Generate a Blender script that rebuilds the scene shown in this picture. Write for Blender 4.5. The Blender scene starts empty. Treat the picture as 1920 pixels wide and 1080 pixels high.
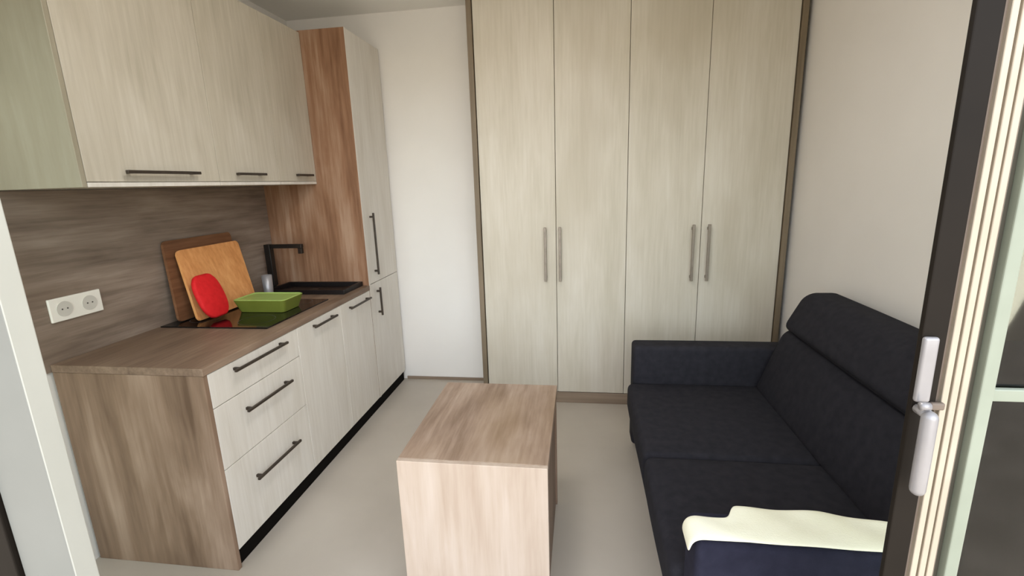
import bpy, bmesh, math, random
from mathutils import Vector, Matrix
random.seed(7)
S = bpy.context.scene
COL = S.collection

# ------------------------------------------------------------ camera
F_PX = 885.0
vz = Vector((1090 - 960, 4500 - 540, F_PX)).normalized() * -1      # world up in image space (right, down, forward)
vy = Vector((1088 - 960, 338 - 540, F_PX)).normalized()            # world +y
vy = (vy - vz * vy.dot(vz)).normalized()
vx = vy.cross(vz)
cam_d = bpy.data.cameras.new('camera')
cam = bpy.data.objects.new('camera', cam_d)
COL.objects.link(cam)
cam_d.sensor_width = 36.0
cam_d.lens = F_PX / 1920 * 36
cam_d.clip_start = 0.02
right = Vector((vx[0], vy[0], vz[0])); down = Vector((vx[1], vy[1], vz[1])); fwd = Vector((vx[2], vy[2], vz[2]))
m = Matrix((( right[0], -down[0], -fwd[0], 0.0),
            ( right[1], -down[1], -fwd[1], 0.0),
            ( right[2], -down[2], -fwd[2], 1.5),
            (0, 0, 0, 1)))
cam.matrix_world = m
S.camera = cam

# ------------------------------------------------------------ colour management
S.view_settings.view_transform = 'Standard'
S.view_settings.look = 'None'
S.view_settings.gamma = 1.0
S.view_settings.use_curve_mapping = False
S.view_settings.exposure = 0.25

def lin(c):
    def f(v):
        v /= 255.0
        return v / 12.92 if v <= 0.04045 else ((v + 0.055) / 1.055) ** 2.4
    return (f(c[0]), f(c[1]), f(c[2]), 1.0)

# ------------------------------------------------------------ world: bright overcast daylight above, pale sunlit terrace ground below
W = bpy.data.worlds.new('world'); S.world = W; W.use_nodes = True
nt = W.node_tree; nt.nodes.clear()
wo = nt.nodes.new('ShaderNodeOutputWorld'); bg = nt.nodes.new('ShaderNodeBackground')
tc = nt.nodes.new('ShaderNodeTexCoord'); sx = nt.nodes.new('ShaderNodeSeparateXYZ')
mr = nt.nodes.new('ShaderNodeMapRange'); mr.inputs['From Min'].default_value = -1; mr.inputs['From Max'].default_value = 1
cr = nt.nodes.new('ShaderNodeValToRGB')
e = cr.color_ramp.elements
e[0].position = 0.0; e[0].color = (0.42, 0.36, 0.29, 1)
e[1].position = 1.0; e[1].color = (0.86, 0.95, 1.10, 1)
a = e.new(0.485); a.color = (0.50, 0.45, 0.37, 1)
a = e.new(0.52); a.color = (0.68, 0.74, 0.82, 1)
a = e.new(0.60); a.color = (0.98, 1.04, 1.12, 1)
bg.inputs['Strength'].default_value = 1.0
# hazy bright sky low in front of the open doors (-y): a broad soft lobe on top of the dimmer dome
BASE, LOBE, POW = 1.0, 4.8, 4.0
dt = nt.nodes.new('ShaderNodeVectorMath'); dt.operation = 'DOT_PRODUCT'; dt.inputs[1].default_value = Vector((0.25, -1.0, 0.10)).normalized()
cl = nt.nodes.new('ShaderNodeMath'); cl.operation = 'MAXIMUM'; cl.inputs[1].default_value = 0.0
pw = nt.nodes.new('ShaderNodeMath'); pw.operation = 'POWER'; pw.inputs[1].default_value = POW
ml = nt.nodes.new('ShaderNodeMath'); ml.operation = 'MULTIPLY_ADD'; ml.inputs[1].default_value = LOBE; ml.inputs[2].default_value = BASE
sc_ = nt.nodes.new('ShaderNodeVectorMath'); sc_.operation = 'SCALE'
nt.links.new(tc.outputs['Generated'], sx.inputs[0]); nt.links.new(sx.outputs['Z'], mr.inputs['Value'])
nt.links.new(tc.outputs['Generated'], dt.inputs[0]); nt.links.new(dt.outputs['Value'], cl.inputs[0]); nt.links.new(cl.outputs[0], pw.inputs[0]); nt.links.new(pw.outputs[0], ml.inputs[0])
nt.links.new(mr.outputs[0], cr.inputs[0]); nt.links.new(cr.outputs[0], sc_.inputs[0]); nt.links.new(ml.outputs[0], sc_.inputs['Scale']); nt.links.new(sc_.outputs[0], bg.inputs['Color']); nt.links.new(bg.outputs[0], wo.inputs[0])

# high sun standing behind the building: it reaches the terrace, not the room
sun_d = bpy.data.lights.new('sun', 'SUN'); sun_d.energy = 6.5; sun_d.angle = math.radians(2); sun_d.color = (1.0, 0.97, 0.93)
sun = bpy.data.objects.new('sun', sun_d); COL.objects.link(sun)
sun.rotation_euler = (math.radians(-14), 0, 0)

# ------------------------------------------------------------ materials
def base_mat(name, rough=0.5, spec=0.5, metal=0.0):
    mt = bpy.data.materials.new(name); mt.use_nodes = True
    b = mt.node_tree.nodes['Principled BSDF']
    b.inputs['Roughness'].default_value = rough
    b.inputs['Metallic'].default_value = metal
    b.inputs['Specular IOR Level'].default_value = spec
    return mt, mt.node_tree, b

def noise_mat(name, c1, c2, scale=8, rough=0.6, spec=0.4, metal=0.0, bump=0.0, bscale=200, detail=4):
    mt, t, b = base_mat(name, rough, spec, metal)
    co = t.nodes.new('ShaderNodeTexCoord')
    n = t.nodes.new('ShaderNodeTexNoise'); n.inputs['Scale'].default_value = scale; n.inputs['Detail'].default_value = detail
    r = t.nodes.new('ShaderNodeValToRGB'); r.color_ramp.elements[0].color = lin(c1); r.color_ramp.elements[1].color = lin(c2)
    r.color_ramp.elements[0].position = 0.3; r.color_ramp.elements[1].position = 0.7
    t.links.new(co.outputs['Object'], n.inputs['Vector']); t.links.new(n.outputs['Fac'], r.inputs[0]); t.links.new(r.outputs[0], b.inputs['Base Color'])
    if bump:
        n2 = t.nodes.new('ShaderNodeTexNoise'); n2.inputs['Scale'].default_value = bscale; n2.inputs['Detail'].default_value = 2
        bp = t.nodes.new('ShaderNodeBump'); bp.inputs['Strength'].default_value = bump; bp.inputs['Distance'].default_value = 0.002
        t.links.new(co.outputs['Object'], n2.inputs['Vector']); t.links.new(n2.outputs['Fac'], bp.inputs['Height']); t.links.new(bp.outputs[0], b.inputs['Normal'])
    return mt

def wood_mat(name, cols, axis, broad=6.0, fine=45.0, stretch=0.07, rough=0.5, offs=0.0, mixf=0.5, patch=0.0, pcol=(0, 0, 0)):
    """Grain runs along `axis`; cols = dark, mid, light (sRGB)."""
    mt, t, b = base_mat(name, rough, 0.35)
    co = t.nodes.new('ShaderNodeTexCoord')
    def noise(scale, st, off, detail=5, rg=0.6, dist=0.0):
        mp = t.nodes.new('ShaderNodeMapping')
        sc = [scale] * 3; sc[axis] = scale * st
        mp.inputs['Scale'].default_value = sc; mp.inputs['Location'].default_value = (off, off * 1.7, off * 0.6)
        n = t.nodes.new('ShaderNodeTexNoise'); n.inputs['Scale'].default_value = 1.0
        n.inputs['Detail'].default_value = detail; n.inputs['Roughness'].default_value = rg; n.inputs['Distortion'].default_value = dist
        t.links.new(co.outputs['Object'], mp.inputs[0]); t.links.new(mp.outputs[0], n.inputs['Vector'])
        return n
    n1 = noise(broad, stretch * 2.2, 3.1 + offs, 4, 0.55, 0.35)
    n2 = noise(fine, stretch * 0.6, 8.3 + offs, 3, 0.6)
    mx = t.nodes.new('ShaderNodeMix'); mx.data_type = 'FLOAT'; mx.inputs[0].default_value = 1 - mixf
    t.links.new(n2.outputs['Fac'], mx.inputs[2]); t.links.new(n1.outputs['Fac'], mx.inputs[3])
    r = t.nodes.new('ShaderNodeValToRGB'); el = r.color_ramp.elements
    el[0].position = 0.34; el[0].color = lin(cols[0]); el[1].position = 0.66; el[1].color = lin(cols[2])
    q = el.new(0.5); q.color = lin(cols[1])
    t.links.new(mx.outputs[0], r.inputs[0])
    out = r.outputs[0]
    if patch:
        n3 = noise(3.0, 0.45, 5.7 + offs, 2, 0.5)
        r3 = t.nodes.new('ShaderNodeValToRGB'); r3.color_ramp.elements[0].position = 0.5; r3.color_ramp.elements[1].position = 0.68
        r3.color_ramp.elements[1].color = (patch, patch, patch, 1)
        m2 = t.nodes.new('ShaderNodeMix'); m2.data_type = 'RGBA'; m2.inputs[7].default_value = lin(pcol)
        t.links.new(n3.outputs['Fac'], r3.inputs[0]); t.links.new(r3.outputs[0], m2.inputs[0]); t.links.new(out, m2.inputs[6])
        out = m2.outputs[2]
    t.links.new(out, b.inputs['Base Color'])
    bp = t.nodes.new('ShaderNodeBump'); bp.inputs['Strength'].default_value = 0.12; bp.inputs['Distance'].default_value = 0.001
    t.links.new(n2.outputs['Fac'], bp.inputs['Height']); t.links.new(bp.outputs[0], b.inputs['Normal'])
    return mt

PALE = ((186, 178, 160), (197, 189, 173), (205, 198, 184))
BROWN = ((98, 76, 58), (134, 110, 90), (168, 144, 124))
M = {}
M['pale'] = wood_mat('pale_laminate', PALE, 2, 7, 60, 0.09, 0.45, mixf=0.4, patch=0.45, pcol=(176, 166, 146))
M['pale_kit'] = wood_mat('pale_laminate_kitchen', ((206, 199, 186), (216, 210, 199), (224, 219, 209)), 2, 9, 70, 0.08, 0.4, mixf=0.4)
M['pale_up'] = wood_mat('pale_laminate_upper', ((176, 168, 150), (190, 182, 165), (201, 194, 179)), 2, 8, 60, 0.10, 0.45, mixf=0.45, patch=0.3, pcol=(182, 173, 154))
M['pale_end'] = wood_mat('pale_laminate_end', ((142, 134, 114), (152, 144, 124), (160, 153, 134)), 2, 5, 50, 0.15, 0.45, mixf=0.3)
M['brown_z'] = wood_mat('rustic_oak_vertical', BROWN, 2, 6.5, 45, 0.08, 0.5, mixf=0.25, patch=0.5, pcol=(120, 96, 76))
M['brown_tall'] = wood_mat('rustic_oak_tall', ((112, 78, 54), (140, 104, 78), (166, 136, 112)), 2, 10, 55, 0.08, 0.5, offs=4, mixf=0.35)
M['brown_y'] = wood_mat('rustic_oak_along', ((104, 84, 68), (128, 106, 88), (150, 128, 108)), 1, 10, 60, 0.10, 0.5, offs=2, mixf=0.4, patch=0.4, pcol=(100, 78, 58))
M['splash'] = wood_mat('rustic_oak_backsplash', ((108, 93, 81), (136, 120, 106), (158, 142, 128)), 1, 12, 60, 0.08, 0.55, offs=6, mixf=0.4, patch=0.5, pcol=(98, 80, 64))
M['table_top'] = wood_mat('oak_table_top', ((122, 100, 82), (150, 128, 110), (172, 152, 134)), 1, 10, 60, 0.12, 0.45, offs=9, mixf=0.4, patch=0.45, pcol=(140, 116, 88))
M['table_front'] = wood_mat('oak_table_front', ((170, 150, 132), (182, 164, 147), (191, 175, 160)), 2, 13, 50, 0.07, 0.5, offs=1, mixf=0.35)  # same oak as the top, door daylight put into the lighter tone
M['table_side'] = wood_mat('oak_table_side', ((100, 78, 62), (122, 98, 80), (140, 116, 98)), 2, 10, 50, 0.07, 0.5, offs=1)
M['strip'] = wood_mat('brown_edge', ((98, 84, 66), (116, 102, 82), (130, 114, 94)), 2, 10, 50, 0.05, 0.5)
M['plinth'] = noise_mat('black_plinth', (8, 5, 3), (12, 8, 5), 20, 0.8, 0.1)
M['wplinth'] = wood_mat('wardrobe_plinth', ((118, 100, 82), (134, 116, 98), (146, 128, 108)), 0, 10, 50, 0.05, 0.5)
M['wall'] = noise_mat('white_plaster', (224, 220, 213), (230, 226, 219), 2.0, 0.85, 0.2, bump=0.1, bscale=120)
M['wall_r'] = noise_mat('grey_white_plaster', (226, 221, 214), (232, 227, 220), 2.0, 0.85, 0.2, bump=0.1, bscale=120)
M['ceil'] = noise_mat('ceiling_paint', (240, 238, 233), (245, 243, 238), 1.5, 0.9, 0.2)
M['floor'] = noise_mat('greige_tile', (176, 167, 154), (188, 179, 166), 2.5, 0.35, 0.45, bump=0.03, bscale=60)
M['terrace'] = noise_mat('terrace_stone', (170, 160, 145), (190, 180, 165), 6, 0.8, 0.2)
M['fabric'] = noise_mat('charcoal_fabric', (38, 37, 42), (46, 45, 50), 30, 0.95, 0.15, bump=0.5, bscale=700)
M['fabric2'] = noise_mat('navy_fabric', (37, 37, 50), (44, 44, 58), 30, 0.95, 0.15, bump=0.5, bscale=700)  # same sofa fabric, bluish daylight on the near armrest put into its colour
M['leg'] = noise_mat('black_plastic', (14, 14, 15), (20, 20, 22), 20, 0.5)
M['handle'] = noise_mat('dark_metal_handle', (52, 44, 36), (66, 56, 46), 40, 0.4, 0.5, 0.3)
M['handle2'] = noise_mat('grey_metal_handle', (128, 118, 106), (142, 132, 120), 40, 0.4, 0.5, 0.3)
M['black'] = noise_mat('black_glass', (8, 8, 10), (12, 12, 14), 4, 0.08, 0.5)
M['ring'] = noise_mat('hob_ring_grey', (60, 60, 62), (70, 70, 72), 4, 0.3)
M['sink'] = noise_mat('black_composite', (14, 9, 9), (20, 14, 14), 60, 0.45)
M['blackm'] = noise_mat('matt_black_metal', (20, 16, 14), (26, 21, 18), 30, 0.35, 0.5)
M['white'] = noise_mat('white_plastic', (232, 228, 216), (238, 234, 224), 10, 0.4)
M['socket'] = noise_mat('socket_recess', (196, 192, 182), (204, 200, 190), 10, 0.5)
M['hole'] = noise_mat('socket_hole', (60, 58, 54), (70, 66, 62), 10, 0.6)
M['board1'] = wood_mat('light_beech_board', ((196, 132, 76), (214, 150, 92), (226, 166, 108)), 2, 14, 60, 0.1, 0.5)
M['board2'] = wood_mat('dark_board', ((96, 62, 40), (116, 78, 52), (132, 92, 64)), 1, 14, 60, 0.1, 0.5)
M['red'] = noise_mat('red_quilt', (196, 20, 24), (212, 30, 34), 40, 0.7, 0.3, bump=0.3, bscale=90)
M['green'] = noise_mat('green_plastic', (146, 170, 88), (158, 182, 102), 10, 0.4)
M['green2'] = noise_mat('olive_plastic', (98, 106, 38), (108, 116, 46), 10, 0.4)
M['cream'] = noise_mat('cream_cloth', (236, 234, 208), (242, 240, 218), 12, 0.9, 0.2, bump=0.4, bscale=300)
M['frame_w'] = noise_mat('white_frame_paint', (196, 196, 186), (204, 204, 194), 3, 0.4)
M['frame_w2'] = noise_mat('grey_white_frame_paint', (124, 124, 118), (132, 132, 126), 3, 0.5)  # same white post, its shaded faces toned darker
M['frame_d'] = noise_mat('dark_brown_aluminium', (27, 22, 17), (33, 27, 21), 6, 0.6, 0.15)
M['cream_pvc'] = noise_mat('cream_profile', (176, 163, 144), (190, 177, 158), 8, 0.4)
M['gask'] = noise_mat('taupe_gasket', (112, 98, 86), (124, 110, 98), 8, 0.6)
M['gask2'] = noise_mat('dark_gasket', (70, 66, 56), (80, 76, 64), 8, 0.6)
M['pgreen'] = noise_mat('pale_green_profile', (142, 148, 132), (152, 158, 142), 8, 0.4)
M['silver'] = noise_mat('satin_silver', (152, 149, 150), (172, 169, 170), 10, 0.35, 0.5, 0.35)
lm, lt, lb = base_mat('lamp_diffuser', 0.5)
lb.inputs['Emission Color'].default_value = (1.0, 0.97, 0.94, 1); lb.inputs['Emission Strength'].default_value = 29.0  # glow of the added fill lamp
M['lampglow'] = lm
gm, gt, gb = base_mat('clear_glass', 0.02, 0.5)
gt.nodes.remove(gb)
tr = gt.nodes.new('ShaderNodeBsdfTransparent'); tr.inputs[0].default_value = (0.90, 0.94, 0.90, 1)
gl = gt.nodes.new('ShaderNodeBsdfGlossy'); gl.inputs['Roughness'].default_value = 0.02
fr = gt.nodes.new('ShaderNodeFresnel'); fr.inputs['IOR'].default_value = 1.52
ms = gt.nodes.new('ShaderNodeMixShader')
gt.links.new(fr.outputs[0], ms.inputs[0]); gt.links.new(tr.outputs[0], ms.inputs[1]); gt.links.new(gl.outputs[0], ms.inputs[2])
gt.links.new(ms.outputs[0], gt.nodes['Material Output'].inputs[0])
M['glass'] = gm

# ------------------------------------------------------------ helpers
def wloc(o):
    v = Vector((0, 0, 0))
    while o is not None:
        v += o.location; o = o.parent
    return v

def thing(name, label, cat, loc, group=None):
    o = bpy.data.objects.new(name, None); COL.objects.link(o); o.empty_display_size = 0.1
    o.location = loc; o['label'] = label; o['category'] = cat
    if group: o['group'] = group
    return o

def tag(o, label, cat, group=None):
    o['label'] = label; o['category'] = cat
    if group: o['group'] = group
    return o

def link(name, bm, mat, parent=None, origin=None, smooth=False):
    """bm is in world coordinates; parts get their parent's origin."""
    if parent is not None and origin is None: origin = wloc(parent)
    if origin is None:
        xs = [v.co for v in bm.verts]
        lo = Vector([min(c[i] for c in xs) for i in range(3)]); hi = Vector([max(c[i] for c in xs) for i in range(3)])
        origin = Vector(((lo[0] + hi[0]) / 2, (lo[1] + hi[1]) / 2, lo[2]))
    origin = Vector(origin)
    bmesh.ops.translate(bm, verts=bm.verts, vec=-origin)
    bmesh.ops.recalc_face_normals(bm, faces=bm.faces)
    me = bpy.data.meshes.new(name); bm.to_mesh(me); bm.free()
    mats = mat if isinstance(mat, (list, tuple)) else [mat]
    for q in mats: me.materials.append(q)
    if smooth:
        for p in me.polygons: p.use_smooth = True
    o = bpy.data.objects.new(name, me); COL.objects.link(o)
    if parent is not None:
        o.parent = parent; o.location = origin - wloc(parent)
    else:
        o.location = origin
    return o

def struct(name, bm, mat, parent=None):
    o = link(name, bm, mat, parent)
    if parent is None: o['kind'] = 'structure'
    return o

def bx(bm, x0, x1, y0, y1, z0, z1, bev=0.0, seg=2, mi=0):
    r = bmesh.ops.create_cube(bm, size=1.0)
    vs = r['verts']
    for v in vs:
        v.co = Vector(((x0 + x1) / 2 + v.co.x * (x1 - x0), (y0 + y1) / 2 + v.co.y * (y1 - y0), (z0 + z1) / 2 + v.co.z * (z1 - z0)))
    fs = set(f for v in vs for f in v.link_faces)
    for f in fs: f.material_index = mi
    if bev:
        es = set(e_ for v in vs for e_ in v.link_edges)
        bmesh.ops.bevel(bm, geom=list(es), offset=bev, segments=seg, affect='EDGES', profile=0.5)
    return vs

def box(*a, bev=0.0015, seg=2):
    bm = bmesh.new(); bx(bm, *a, bev=bev, seg=seg); return bm

def tube(bm, pts, r, n=12, cap=True):
    rings = []
    pts = [Vector(p) for p in pts]
    up0 = None
    for i, p in enumerate(pts):
        if i == 0: d = pts[1] - pts[0]
        elif i == len(pts) - 1: d = pts[-1] - pts[-2]
        else: d = (pts[i + 1] - p).normalized() + (p - pts[i - 1]).normalized()
        d.normalize()
        ref = up0 if up0 is not None else (Vector((0, 0, 1)) if abs(d.z) < 0.9 else Vector((1, 0, 0)))
        s = d.cross(ref); s.normalize(); u = s.cross(d); u.normalize(); up0 = u
        rr = r[i] if isinstance(r, (list, tuple)) else r
        rings.append([bm.verts.new(p + s * math.cos(2 * math.pi * k / n) * rr + u * math.sin(2 * math.pi * k / n) * rr) for k in range(n)])
    for a_, b_ in zip(rings, rings[1:]):
        for k in range(n): bm.faces.new((a_[k], a_[(k + 1) % n], b_[(k + 1) % n], b_[k]))
    if cap:
        bm.faces.new(rings[0]); bm.faces.new(list(reversed(rings[-1])))

def capsule_pts(p0, p1, r, n=5):
    p0, p1 = Vector(p0), Vector(p1); d = (p1 - p0).normalized(); P, R = [], []
    for i in range(n):
        a_ = math.pi / 2 * (1 - i / (n - 1)); P.append(p0 - d * (r * math.sin(a_) - r)); R.append(max(r * math.cos(a_), 0.0005))
    for i in range(n):
        a_ = math.pi / 2 * i / (n - 1); P.append(p1 + d * (r * math.sin(a_) - r)); R.append(max(r * math.cos(a_), 0.0005))
    return P, R

def rbox(cx, cy, cz, hx, hy, hz, r, bulge=(0, 0, 0), n=10, fn=None):
    """Soft rounded box (cushion) in world coordinates. fn maps local point -> local point."""
    def ticks(h):
        inner = h - r
        t = [-h + r * (1 - math.cos(math.pi / 2 * k / 5)) for k in range(5)]
        t += [-inner + 2 * inner * k / n for k in range(n + 1)]
        t += [h - r * (1 - math.cos(math.pi / 2 * k / 5)) for k in range(4, -1, -1)]
        return t
    T = (ticks(hx), ticks(hy), ticks(hz)); H = (hx, hy, hz)
    bm = bmesh.new(); cache = {}
    def V(p):
        k = tuple(round(c, 6) for c in p)
        if k in cache: return cache[k]
        inn = Vector([max(-(H[i] - r), min(H[i] - r, p[i])) for i in range(3)])
        d = Vector(p) - inn
        q = inn + d.normalized() * r if d.length > 1e-9 else Vector(p)
        u = [p[i] / H[i] for i in range(3)]
        for i in range(3):
            j, l = (i + 1) % 3, (i + 2) % 3
            q[i] += bulge[i] * u[i] * (1 - u[j] ** 2) * (1 - u[l] ** 2)
        if fn: q = Vector(fn(q))
        cache[k] = bm.verts.new(q + Vector((cx, cy, cz))); return cache[k]
    for ax in range(3):
        j, l = (ax + 1) % 3, (ax + 2) % 3
        for sgn in (-1, 1):
            for a_ in range(len(T[j]) - 1):
                for b_ in range(len(T[l]) - 1):
                    f = []
                    for (ja, lb) in ((a_, b_), (a_ + 1, b_), (a_ + 1, b_ + 1), (a_, b_ + 1)):
                        p = [0, 0, 0]; p[ax] = sgn * H[ax]; p[j] = T[j][ja]; p[l] = T[l][lb]; f.append(V(p))
                    if len(set(f)) == 4:
                        try: bm.faces.new(f)
                        except ValueError: pass
    return bm

def bar_handle(parent, face, a0, a1, z, axis, mat, out=(1, 0, 0), name='handle', th=0.010, stand=0.026, fix=None):
    """Slim bar handle with two posts. axis 'y','x' (horizontal; z fixed) or 'z' (vertical; fix = other coordinate)."""
    bm = bmesh.new(); h = th / 2
    if out[0]:      # on a +x facing front
        if axis == 'y':
            bx(bm, face + stand - h, face + stand + h, a0, a1, z - h, z + h, 0.002)
            for c in (a0 + 0.025, a1 - 0.025): bx(bm, face, face + stand - h, c - h, c + h, z - h, z + h)
        else:
            bx(bm, face + stand - h, face + stand + h, fix - h, fix + h, a0, a1, 0.002)
            for c in (a0 + 0.025, a1 - 0.025): bx(bm, face, face + stand - h, fix - h, fix + h, c - h, c + h)
    else:           # on a -y facing front
        bx(bm, fix - h, fix + h, face - stand - h, face - stand + h, a0, a1, 0.002)
        for c in (a0 + 0.025, a1 - 0.025): bx(bm, fix - h, fix + h, face - stand + h, face, c - h, c + h)
    return link(name, bm, mat, parent)

# ------------------------------------------------------------ room dimensions
XL, XR, YF, YB, ZC = -2.03, 1.25, 0.75, 3.37, 2.65
T = 0.10
struct('floor', box(XL, XR, YF, YB, -T, 0, bev=0), M['floor'])
struct('ceiling', box(XL, XR, YF, YB, ZC, ZC + T, bev=0), M['ceil'])
struct('wall_left', box(XL - T, XL, YF, YB, -T, ZC + T, bev=0), M['wall'])
struct('wall_right', box(XR, XR + T, YF, YB, -T, ZC + T, bev=0), M['wall_r'])
struct('wall_back', box(XL - T, XR + T, YB, YB + T, -T, ZC + T, bev=0), M['wall'])
bm = bmesh.new()
bx(bm, XL - T, XR + T, YF, YF + 0.10, 2.32, ZC + T)
bx(bm, XL - T, XL + .02, YF, YF + 0.10, -T, 2.32)
struct('wall_front', bm, M['wall'])
struct('terrace_floor', box(-4, 4, -3, YF, -T, -0.005, bev=0), M['terrace'])
struct('baseboard_back', box(-1.365, -0.70, YB - 0.010, YB, 0, 0.022, bev=0.001), M['wplinth'])

# white door frame post at the left, with the dark outer frame beside it
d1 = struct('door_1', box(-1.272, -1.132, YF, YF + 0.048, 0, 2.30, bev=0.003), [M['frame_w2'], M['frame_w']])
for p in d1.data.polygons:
    if p.normal.x > 0.7: p.material_index = 1  # inner face coloured as lit, the others as shaded
struct('trim_1', box(-1.42, -1.274, YF - 0.01, YF + 0.07, 0, 2.30, bev=0.003), M['frame_d'])
struct('trim_2', box(-1.272, 1.25, YF, YF + 0.07, 2.302, 2.318, bev=0.002), M['frame_d'])

# open glass door at the right: dark stile, pale ridged edge, handle
dl = thing('door_2', 'open balcony door', 'door', (0.56, YF, 0)); del dl['label']; del dl['category']; dl['kind'] = 'structure'
link('stile', box(0.505, 0.539, YF, YF + 0.010, 0, 2.28, bev=0.002), M['frame_d'], dl)
bm = bmesh.new()
x = 0.540
for i, (w, dy, mi) in enumerate(((.006, .006, 1), (.009, 0, 0), (.0035, .008, 1), (.009, 0, 0), (.0035, .008, 1), (.009, .001, 0), (.005, .006, 1))):
    bx(bm, x, x + w, YF + dy, YF + 0.032, 0, 2.28, 0.0008, 1, mi); x += w
bx(bm, 0.530, 0.5395, YF + .011, YF + .032, 0, 2.28)
link('edge_profile', bm, [M['cream_pvc'], M['gask']], dl)
link('gasket', box(x + .0005, 0.5945, YF + 0.012, YF + 0.05, 0, 2.28, bev=0), M['gask2'], dl)
link('rebate', box(0.595, 0.614, YF - 0.002, YF + 0.05, 0, 2.28, bev=0.002), M['pgreen'], dl)
hd = link('handle_plate', rbox(0.515, YF - 0.004, 1.205, 0.0105, 0.005, 0.052, 0.0045, n=4), M['silver'], dl, smooth=True)
bm = bmesh.new()
P, R = capsule_pts((0.513, YF - 0.030, 1.150), (0.513, YF - 0.030, 1.010), 0.0105)
tube(bm, P, R, 14)
tube(bm, [(0.513, YF - 0.030, 1.142), (0.513, YF - 0.004, 1.142)], 0.008, 12)
tube(bm, [(0.500, YF - 0.026, 1.156), (0.513, YF - 0.026, 1.156)], 0.006, 10)
link('lever', bm, M['silver'], hd, smooth=True)
link('latch', rbox(0.5385, YF - 0.003, 1.146, 0.010, 0.004, 0.006, 0.003, n=3), M['gask'], dl, smooth=True)

# unseen left window added to let in light, then the glazed panel at right
w2 = thing('window_2', '', '', (-1.71, YF, 0)); del w2['label']; del w2['category']; w2['kind'] = 'structure'
link('glass_pane', box(XL + .062, -1.422, YF + 0.022, YF + 0.028, 0.06, 2.26, bev=0), M['glass'], w2)
bm = bmesh.new(); bx(bm, XL + .022, -1.422, YF + .005, YF + .045, 0, .058, .002); bx(bm, XL + .022, -1.422, YF + .005, YF + .045, 2.262, 2.318, .002)
bx(bm, XL + .022, XL + .060, YF + .005, YF + .045, .059, 2.261, .002)
link('window_frame', bm, M['frame_d'], w2)
wn = thing('window_1', '', '', (0.93, YF, 0)); del wn['label']; del wn['category']; wn['kind'] = 'structure'
link('glass_pane', box(0.616, 1.248, YF + 0.022, YF + 0.028, 0.06, 2.26, bev=0), M['glass'], wn)
link('glazing_bar', box(0.616, 1.248, YF + 0.010, YF + 0.020, 1.150, 1.170, bev=0.002), M['pgreen'], wn)
link('bottom_rail', box(0.616, 1.248, YF + 0.005, YF + 0.045, 0, 0.058, bev=0.002), M['frame_d'], wn)
link('top_rail', box(0.616, 1.248, YF + 0.005, YF + 0.045, 2.262, 2.300, bev=0.002), M['frame_d'], wn)

# unseen round ceiling lamp, added to brighten the back and sides of the room
t = thing('ceiling_lamp', 'round flat white ceiling lamp above the middle of the room', 'lamp', (-0.45, 1.35, ZC))
bm = bmesh.new(); tube(bm, [(-0.45, 1.35, ZC - .001), (-0.45, 1.35, ZC - .03)], [.20, .21], 40); link('housing', bm, M['white'], t)
bm = bmesh.new(); tube(bm, [(-0.45, 1.35, ZC - .0305 - .12 * math.sin(math.pi / 2 * k / 8)) for k in range(9)], [max(.004, .19 * math.cos(math.pi / 2 * k / 8)) for k in range(9)], 40); link('diffuser', bm, M['lampglow'], t)

# ------------------------------------------------------------ kitchen, base run
KX = -1.37      # door face plane
WT = 0.872      # worktop height
t_ = tag(link('end_panel', box(XL + .012, KX, 1.440, 1.460, 0, WT - 0.031), M['brown_z']),
         'brown rustic oak end panel closing the near end of the kitchen base units', 'panel')
tag(link('worktop', box(XL + .012, KX + .004, 1.438, 2.858, WT - 0.03, WT, bev=0.002), M['brown_y']),
    'brown wood-look kitchen worktop running above the pale base units', 'worktop')
tag(link('backsplash', box(XL + .001, XL + .010, YF + .11, 2.858, WT - 0.03, 1.528, bev=0.001), M['splash']),
    'brown horizontal-grain wood backsplash panel between worktop and wall cabinets', 'backsplash')
tag(link('plinth', box(KX - .06, KX - .016, 1.462, 3.345, 0, 0.078), M['plinth']),
    'long black plinth along the floor under the kitchen units', 'plinth')

def base_unit(name, label, y0, y1, fronts, cat='cabinet'):
    t = thing(name, label, cat, (KX - .3, (y0 + y1) / 2, 0), 'kitchen base units')
    bm = bmesh.new()
    bx(bm, XL + .014, KX - .020, y0 + .001, y0 + .018, .08, WT - .032)
    bx(bm, XL + .014, KX - .020, y1 - .018, y1 - .001, .08, WT - .032)
    bx(bm, XL + .014, KX - .020, y0 + .018, y1 - .018, .08, .098)
    bx(bm, XL + .014, XL + .022, y0 + .018, y1 - .018, .098, WT - .032)
    if 'sink' not in name: bx(bm, XL + .022, KX - .020, y0 + .018, y1 - .018, WT - .050, WT - .034)
    link('body', bm, M['pale_kit'], t)
    for kind, z0, z1, hy0, hy1, hz in fronts:
        f = link(kind, box(KX - .018, KX, y0 + .0015, y1 - .0015, z0 + .0015, z1 - .0015), M['pale_kit'], t)
        bar_handle(f, KX, hy0, hy1, hz, 'y', M['handle'], th=0.011)
    return t
base_unit('drawer_unit', 'pale three-drawer kitchen unit beside the brown end panel', 1.460, 2.030,
          [('drawer', .08, .440, 1.597, 1.908, .312), ('drawer', .440, .700, 1.602, 1.912, .622), ('drawer', .700, WT - .031, 1.570, 1.915, .810)])
base_unit('base_cabinet', 'pale kitchen base cabinet between the drawer unit and the sink unit', 2.030, 2.460,
          [('door', .08, WT - .031, 2.150, 2.380, .808)])
base_unit('sink_cabinet', 'pale kitchen base cabinet next to the tall unit', 2.460, 2.858,
          [('door', .08, WT - .031, 2.545, 2.820, .800)])

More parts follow.
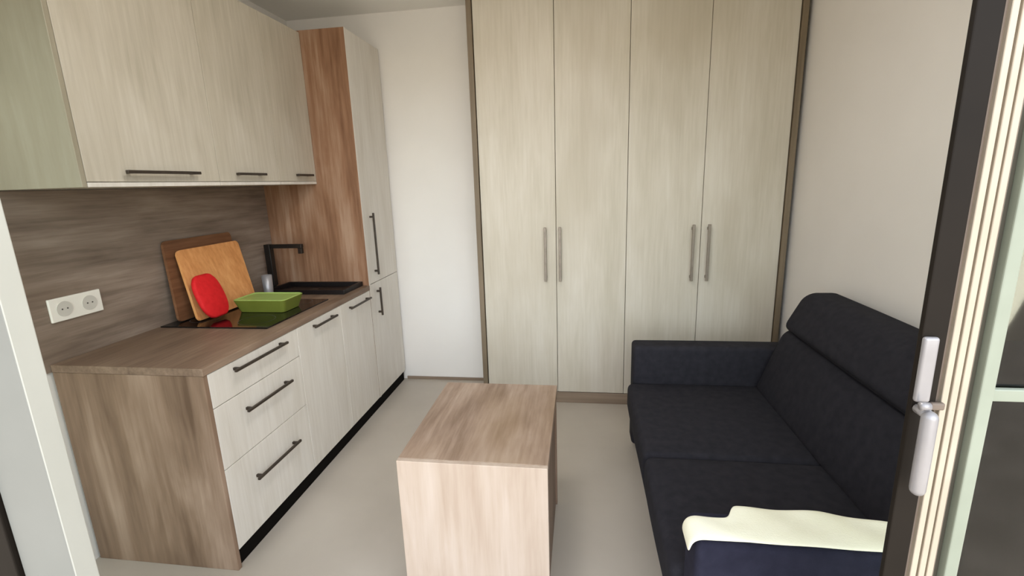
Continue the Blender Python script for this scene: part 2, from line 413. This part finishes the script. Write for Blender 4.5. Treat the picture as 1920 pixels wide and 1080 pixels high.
# tall unit
tt = thing('tall_cabinet', 'tall floor-to-near-ceiling cabinet with pale doors and brown oak side', 'cabinet', (-1.69, 3.1, 0))
link('side_panel', box(XL + .002, KX, 2.860, 2.880, .080, 2.42), M['brown_tall'], tt)
bm = bmesh.new()
bx(bm, XL + .002, KX - .020, 3.330, 3.350, .08, 2.42); bx(bm, XL + .002, KX - .020, 2.881, 3.330, 2.40, 2.42)
bx(bm, XL + .002, KX - .020, 2.881, 3.330, .08, .10); bx(bm, XL + .002, XL + .010, 2.881, 3.330, .10, 2.40)
link('body', bm, M['pale_kit'], tt)
f = link('door', box(KX - .018, KX, 2.884, 3.348, .875, 2.418), M['pale_kit'], tt); bar_handle(f, KX, .925, 1.335, 0, 'z', M['handle'], fix=2.968, th=.012)
f = link('door', box(KX - .018, KX, 2.884, 3.348, .081, .871), M['pale_kit'], tt); bar_handle(f, KX, .640, .835, 0, 'z', M['handle'], fix=2.968, th=.012)
link('edge_strip', box(KX, KX + .001, 2.860, 2.880, .080, 2.42, bev=0), M['pale_kit'], tt)

# wall cabinets
UX, UZ0, UZ1 = -1.65, 1.530, 2.41
def wall_unit(label, y0, y1, hy0, hy1, end=False):
    t = thing('wall_cabinet', label, 'cabinet', (XL + .2, (y0 + y1) / 2, UZ0), 'wall cabinets over the worktop')
    bm = bmesh.new()
    bx(bm, XL + .002, UX - .020, y0 + .018, y1 - .001, UZ0, UZ0 + .018); bx(bm, XL + .002, UX - .020, y0 + .018, y1 - .001, UZ1 - .018, UZ1)
    bx(bm, XL + .002, UX - .020, y1 - .018, y1 - .001, UZ0 + .018, UZ1 - .018)
    bx(bm, XL + .002, XL + .010, y0 + .018, y1 - .018, UZ0 + .018, UZ1 - .018)
    link('body', bm, M['pale_up'], t)
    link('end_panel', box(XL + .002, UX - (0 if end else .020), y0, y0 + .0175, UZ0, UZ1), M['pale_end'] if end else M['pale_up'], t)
    f = link('door', box(UX - .018, UX, y0 + (.019 if end else .0015), y1 - .0015, UZ0 + .018, UZ1 - .002), M['pale_up'], t)
    bar_handle(f, UX, hy0, hy1, 1.583, 'y', M['handle'], th=0.012)
    link('bottom_rail', box(UX - .018, UX, y0 + (.019 if end else .0015), y1 - .0015, UZ0, UZ0 + .016), M['pale_kit'], t)
    return t
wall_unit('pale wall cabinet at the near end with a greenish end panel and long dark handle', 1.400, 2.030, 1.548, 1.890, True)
wall_unit('pale wall cabinet in the middle of the row of three above the worktop', 2.030, 2.480, 2.125, 2.335)
wall_unit('pale wall cabinet beside the tall brown cabinet side', 2.480, 2.858, 2.625, 2.785)

# double socket
t = thing('wall_socket', 'white double power socket on the brown backsplash above the worktop', 'socket', (XL + .0105, 1.58, 1.025))
X0 = XL + .0105
link('face_plate', box(X0, X0 + .010, 1.478, 1.680, 1.026, 1.118, bev=.003, seg=3), M['white'], t)
for yc in (1.530, 1.628):
    bm = bmesh.new(); tube(bm, [(X0 + .010, yc, 1.072), (X0 + .0125, yc, 1.072)], 0.030, 28)
    s_ = link('socket_outlet', bm, M['socket'], t)
    bm = bmesh.new()
    for dy in (-.010, .010): tube(bm, [(X0 + .0125, yc + dy, 1.072), (X0 + .0132, yc + dy, 1.072)], 0.003, 10)
    link('pin_hole', bm, M['hole'], s_)

# hob
t = thing('hob', 'black glass hob set into the worktop under the chopping boards', 'hob', (-1.71, 2.23, WT))
link('glass_top', box(-2.000, -1.440, 1.915, 2.470, WT + .0005, WT + .007, bev=.002), M['black'], t)
for (cx, cy, r) in ((-1.58, 2.04, .085), (-1.57, 2.39, .07), (-1.88, 2.34, .085), (-1.87, 2.05, .07)):
    bm = bmesh.new(); n = 40
    a_ = [bm.verts.new((cx + math.cos(2 * math.pi * k / n) * r, cy + math.sin(2 * math.pi * k / n) * r, WT + .0073)) for k in range(n)]
    b_ = [bm.verts.new((cx + math.cos(2 * math.pi * k / n) * (r - .003), cy + math.sin(2 * math.pi * k / n) * (r - .003), WT + .0073)) for k in range(n)]
    for k in range(n): bm.faces.new((a_[k], a_[(k + 1) % n], b_[(k + 1) % n], b_[k]))
    link('cooking_ring', bm, M['ring'], t)

# chopping boards leaning on the backsplash
def leaning(name, P0, P1, P2, th, mat, rad=0.02, holes=False):
    """Slab with bottom edge P0->P1 and side edge P0->P2; th = thickness towards the room."""
    P0, P1, P2 = Vector(P0), Vector(P1), Vector(P2)
    u = P1 - P0; v = P2 - P0; w = u.normalized().cross(v.normalized()); w.normalize()
    if w.x > 0: w = -w
    U, V_ = u.length, v.length; u.normalize(); v.normalize()
    pts = []
    for (cx, cy, a0) in ((U - rad, rad, -90), (U - rad, V_ - rad, 0), (rad, V_ - rad, 90), (rad, rad, 180)):
        for k in range(7):
            an = math.radians(a0 + 15 * k); pts.append((cx + rad * math.cos(an), cy + rad * math.sin(an)))
    bm = bmesh.new()
    f1 = [bm.verts.new(P0 + u * a_ + v * b_) for a_, b_ in pts]; f2 = [bm.verts.new(P0 + u * a_ + v * b_ + w * th) for a_, b_ in pts]
    bm.faces.new(f1); bm.faces.new(list(reversed(f2)))
    n = len(pts)
    for k in range(n): bm.faces.new((f1[k], f2[k], f2[(k + 1) % n], f1[(k + 1) % n]))
    es = [e_ for e_ in bm.edges if (e_.verts[0] in f1 and e_.verts[1] in f1) or (e_.verts[0] in f2 and e_.verts[1] in f2)]
    bmesh.ops.bevel(bm, geom=es, offset=.002, segments=2, affect='EDGES')
    return link(name, bm, mat)
HZ = WT + .009
tag(leaning('chopping_board', (-1.850, 1.985, HZ + .005), (-1.850, 2.415, HZ + .005), (-1.968, 2.050, 1.225), .014, M['board1']),
    'light orange-tan wooden chopping board leaning behind the red pot holder', 'chopping board', 'chopping boards')
tag(leaning('chopping_board', (-1.945, 1.972, HZ + .003), (-1.945, 2.43, HZ + .003), (-2.000, 2.015, 1.275), .014, M['board2']),
    'dark brown wooden chopping board standing behind the lighter one', 'chopping board', 'chopping boards')

# red quilted pot holder leaning on the board
bm = rbox(0, 0, 0, .012, .080, .112, .011, (.010, 0, 0), 10,
          fn=lambda q: (q.x, q.y * max(0.05, 1 - (abs(q.z) / .116) ** 2.6) ** (1 / 2.6), q.z))
bmesh.ops.transform(bm, matrix=Matrix.Translation((-1.826, 2.055, .998)) @ Matrix.Rotation(math.radians(-19), 4, 'Y') @ Matrix.Rotation(math.radians(-4), 4, 'Z'), verts=bm.verts)
tag(link('pot_holder', bm, M['red'], smooth=True), 'red rounded pot holder propped against the light chopping board', 'pot holder')

# green dish
bm = bmesh.new()
gx0, gx1, gy0, gy1 = -1.795, -1.500, 2.150, 2.335
def ring(x0, x1, y0, y1, z, r=.02):
    out = []
    for (cx, cy, a0) in ((x1 - r, y0 + r, -90), (x1 - r, y1 - r, 0), (x0 + r, y1 - r, 90), (x0 + r, y0 + r, 180)):
        for k in range(5):
            an = math.radians(a0 + 22.5 * k); out.append(bm.verts.new((cx + r * math.cos(an), cy + r * math.sin(an), z)))
    return out
rs = [ring(gx0 + .02, gx1 - .02, gy0 + .02, gy1 - .02, HZ), ring(gx0, gx1, gy0, gy1, HZ + .066),
      ring(gx0 + .004, gx1 - .004, gy0 + .004, gy1 - .004, HZ + .069), ring(gx0 + .008, gx1 - .008, gy0 + .008, gy1 - .008, HZ + .064)]
bm.faces.new(rs[0])
for a_, b_ in zip(rs, rs[1:]):
    for k in range(20): bm.faces.new((a_[k], a_[(k + 1) % 20], b_[(k + 1) % 20], b_[k]))
bm.faces.new(list(reversed(rs[3])))
for f_ in bm.faces: f_.material_index = 0
g_ = link('storage_box', bm, [M['green2'], M['green']])
for p in g_.data.polygons:
    if p.normal.z > 0.6: p.material_index = 1
tag(g_, 'low green plastic box with a light green lid beside the chopping board', 'box')

# sink and tap
t = thing('sink', 'black sink at the far end of the worktop beside the tall cabinet', 'sink', (-1.68, 2.73, WT))
bm = bmesh.new()
sx0, sx1, sy0, sy1 = -1.93, -1.41, 2.600, 2.855
z0 = WT + .0006; z1 = WT + .028
bx(bm, sx0, sx1, sy0, sy0 + .02, z0, z1, .002); bx(bm, sx0, sx1, sy1 - .02, sy1, z0, z1, .002)
bx(bm, sx0, sx0 + .02, sy0 + .02, sy1 - .02, z0, z1, .002); bx(bm, sx1 - .02, sx1, sy0 + .02, sy1 - .02, z0, z1, .002)
link('rim', bm, M['sink'], t)
link('basin', box(sx0 + .02, sx1 - .02, sy0 + .02, sy1 - .02, z0, z0 + .002, bev=0), M['sink'], t)
bm = bmesh.new(); tube(bm, [(-1.68, 2.725, z0 + .002), (-1.68, 2.725, z0 + .005)], .03, 24)
link('drain', bm, M['blackm'], t)
t = thing('kitchen_tap', 'black angular kitchen tap with a straight spout over the black sink', 'tap', (-1.965, 2.73, WT))
bm = bmesh.new(); tube(bm, [(-1.965, 2.73, WT + .0005), (-1.965, 2.73, WT + .03)], .026, 24); link('base', bm, M['blackm'], t)
bm = bmesh.new(); bx(bm, -1.978, -1.938, 2.712, 2.752, WT + .0305, WT + .295, .003)
bx(bm, -1.938, -1.725, 2.717, 2.743, WT + .270, WT + .295, .003); bx(bm, -1.752, -1.726, 2.718, 2.742, WT + .235, WT + .270, .002)
link('spout', bm, M['blackm'], t)
bm = bmesh.new(); tube(bm, [(-1.965, 2.712, WT + .06), (-1.965, 2.690, WT + .065), (-1.945, 2.655, WT + .09)], .006, 10); link('lever', bm, M['blackm'], t)
# steel cup by the tap
bm = bmesh.new(); tube(bm, [(-1.875, 2.56, WT + .001), (-1.875, 2.56, WT + .008), (-1.875, 2.56, WT + .130)], [.024, .026, .030], 24, cap=False)
bmesh.ops.holes_fill(bm, edges=[e_ for e_ in bm.edges if e_.is_boundary and e_.verts[0].co.z < WT + .005])
c_ = link('cup', bm, M['silver'], smooth=True); md = c_.modifiers.new('solid', 'SOLIDIFY'); md.thickness = .002; md.offset = -1
tag(c_, 'small shiny cup standing beside the black tap', 'cup')

# ------------------------------------------------------------ wardrobe
WY = 3.035
t = thing('wardrobe', 'tall pale four-door wardrobe with grey bar handles and brown side edges', 'wardrobe', (0.27, WY, 0))
link('side_panel', box(-0.672, -0.640, WY - .012, YB - .002, 0, ZC - .002), M['strip'], t)
link('side_panel', box(1.197, 1.228, WY - .012, YB - .002, 0, ZC - .002), M['strip'], t)
bm = bmesh.new(); bx(bm, -0.639, 1.196, YB - .012, YB - .002, .08, ZC - .004)
bx(bm, .262, .282, WY + .02, YB - .013, .08, ZC - .004); bx(bm, -0.639, 1.196, WY + .02, YB - .013, .08, .098)
link('body', bm, M['pale'], t)
link('plinth', box(-0.639, 1.196, WY + .002, WY + .018, 0, .078), M['wplinth'], t)
xs = [-0.637, -0.1535, 0.2870, 0.7330, 1.194]
hx = [-0.222, -0.128, 0.684, 0.775]
for i in range(4):
    f = link('door', box(xs[i] + .0015, xs[i + 1] - .0015, WY, WY + .018, .083, ZC - .012), M['pale'], t)
    if i % 2: 
        for v in f.data.vertices: pass
    bar_handle(f, WY, .865, 1.215, 0, 'z', M['handle2'], out=(0, -1, 0), fix=hx[i], th=.015, stand=.03)

# ------------------------------------------------------------ table
TZ, tx0, tx1, ty0, ty1 = 0.60, -0.614, -0.104, 1.350, 1.990
t = thing('table', 'box-shaped oak table with a light front panel standing in the middle of the floor', 'table', ((tx0 + tx1) / 2, (ty0 + ty1) / 2, 0))
link('tabletop', box(tx0, tx1, ty0 + .019, ty1, TZ - .036, TZ, bev=.0015), M['table_top'], t)
link('front_panel', box(tx0, tx1, ty0, ty0 + .0185, 0, TZ - .0005, bev=.0015), M['table_front'], t)
link('back_panel', box(tx0 + .002, tx1 - .004, ty1 - .020, ty1 - .001, 0, TZ - .037), M['table_side'], t)
link('side_panel', box(tx1 - .030, tx1 - .012, ty0 + .020, ty1 - .021, 0, TZ - .037), M['table_side'], t)
link('side_panel', box(tx0 + .012, tx0 + .030, ty0 + .020, ty1 - .021, 0, TZ - .037), M['table_side'], t)

# ------------------------------------------------------------ sofa
sof = thing('sofa', 'dark navy two-seat sofa with a raised headrest along the right wall', 'sofa', (0.75, 1.82, 0))
SZ = 0.425
y_in0, y_in1 = 1.172, 2.448
link('base', rbox(.745, 1.815, .16, .445, .665, .115, .02, n=6), M['fabric'], sof, smooth=True)
for y0, y1 in ((1.040, 1.168), (2.452, 2.580)):
    link('armrest', rbox(.752, (y0 + y1) / 2, .335, .470, (y1 - y0) / 2, .290, .022, (.0, .004, .004), n=8), M['fabric2'] if y0 < 2 else M['fabric'], sof, smooth=True)
ym = 1.745
for y0, y1 in ((y_in0, ym), (ym + .002, y_in1)):
    link('seat_cushion', rbox(.620, (y0 + y1) / 2, .350, .368, (y1 - y0) / 2, .075, .030, (.006, 0, .014), n=10), M['fabric'], sof, smooth=True)
link('back_frame', rbox(1.195, 1.81, .46, .045, .630, .30, .02, n=6), M['fabric'], sof, smooth=True)
def lean(k): return lambda q: (q.x + k * q.z, q.y, q.z)
link('back_cushion', rbox(1.030, 1.81, .575, .085, .634, .175, .050, (.018, 0, .0), 12, lean(.36)), M['fabric'], sof, smooth=True)
link('headrest', rbox(1.105, 1.80, .845, .080, .610, .095, .045, (.012, 0, .006), 12, lean(.50)), M['fabric'], sof, smooth=True)
for lx in (.36, 1.14):
    for ly in (1.12, 2.50):
        bm = bmesh.new(); tube(bm, [(lx, ly, 0), (lx, ly, .045)], [.020, .024], 16); link('leg', bm, M['leg'], sof)

# cream cloth over the near armrest
bm = bmesh.new()
nx, prof = 30, []
prof = [(1.034, .565), (1.034, .600), (1.036, .622), (1.046, .634), (1.075, .637), (1.110, .638), (1.140, .638)]
def ymax(u):
    x_ = .283 + u * .52
    return 1.120 if x_ < .40 else (1.166 if x_ < .62 else 1.166 - (x_ - .62) * .18)
grid = []
for i in range(nx + 1):
    u = i / nx; x_ = .272 + u * .53; row = []
    ym_ = ymax(u)
    for j, (py, pz) in enumerate(prof[2:]):
        f_ = j / (len(prof) - 3)
        yy = 1.040 + f_ * (ym_ - 1.040)
        zz = .634 + .004 * math.sin(x_ * 37 + f_ * 5) * (0.3 + f_) * .6 + .003
        if j == 0: zz -= .004
        if i == 0: zz -= .010
        row.append(bm.verts.new((x_, yy, zz)))
    grid.append(row)
# hanging left end
row0 = [bm.verts.new((.268, v.co.y, v.co.z - .030)) for v in grid[0]]
grid.insert(0, row0)
for a_, b_ in zip(grid, grid[1:]):
    for k in range(len(a_) - 1): bm.faces.new((a_[k], a_[k + 1], b_[k + 1], b_[k]))
c_ = link('folded_cloth', bm, M['cream'], smooth=True)
md = c_.modifiers.new('solid', 'SOLIDIFY'); md.thickness = .008; md.offset = 1
md = c_.modifiers.new('sub', 'SUBSURF'); md.levels = 1; md.render_levels = 2
tag(c_, 'cream cloth lying along the top of the near sofa armrest', 'cloth')
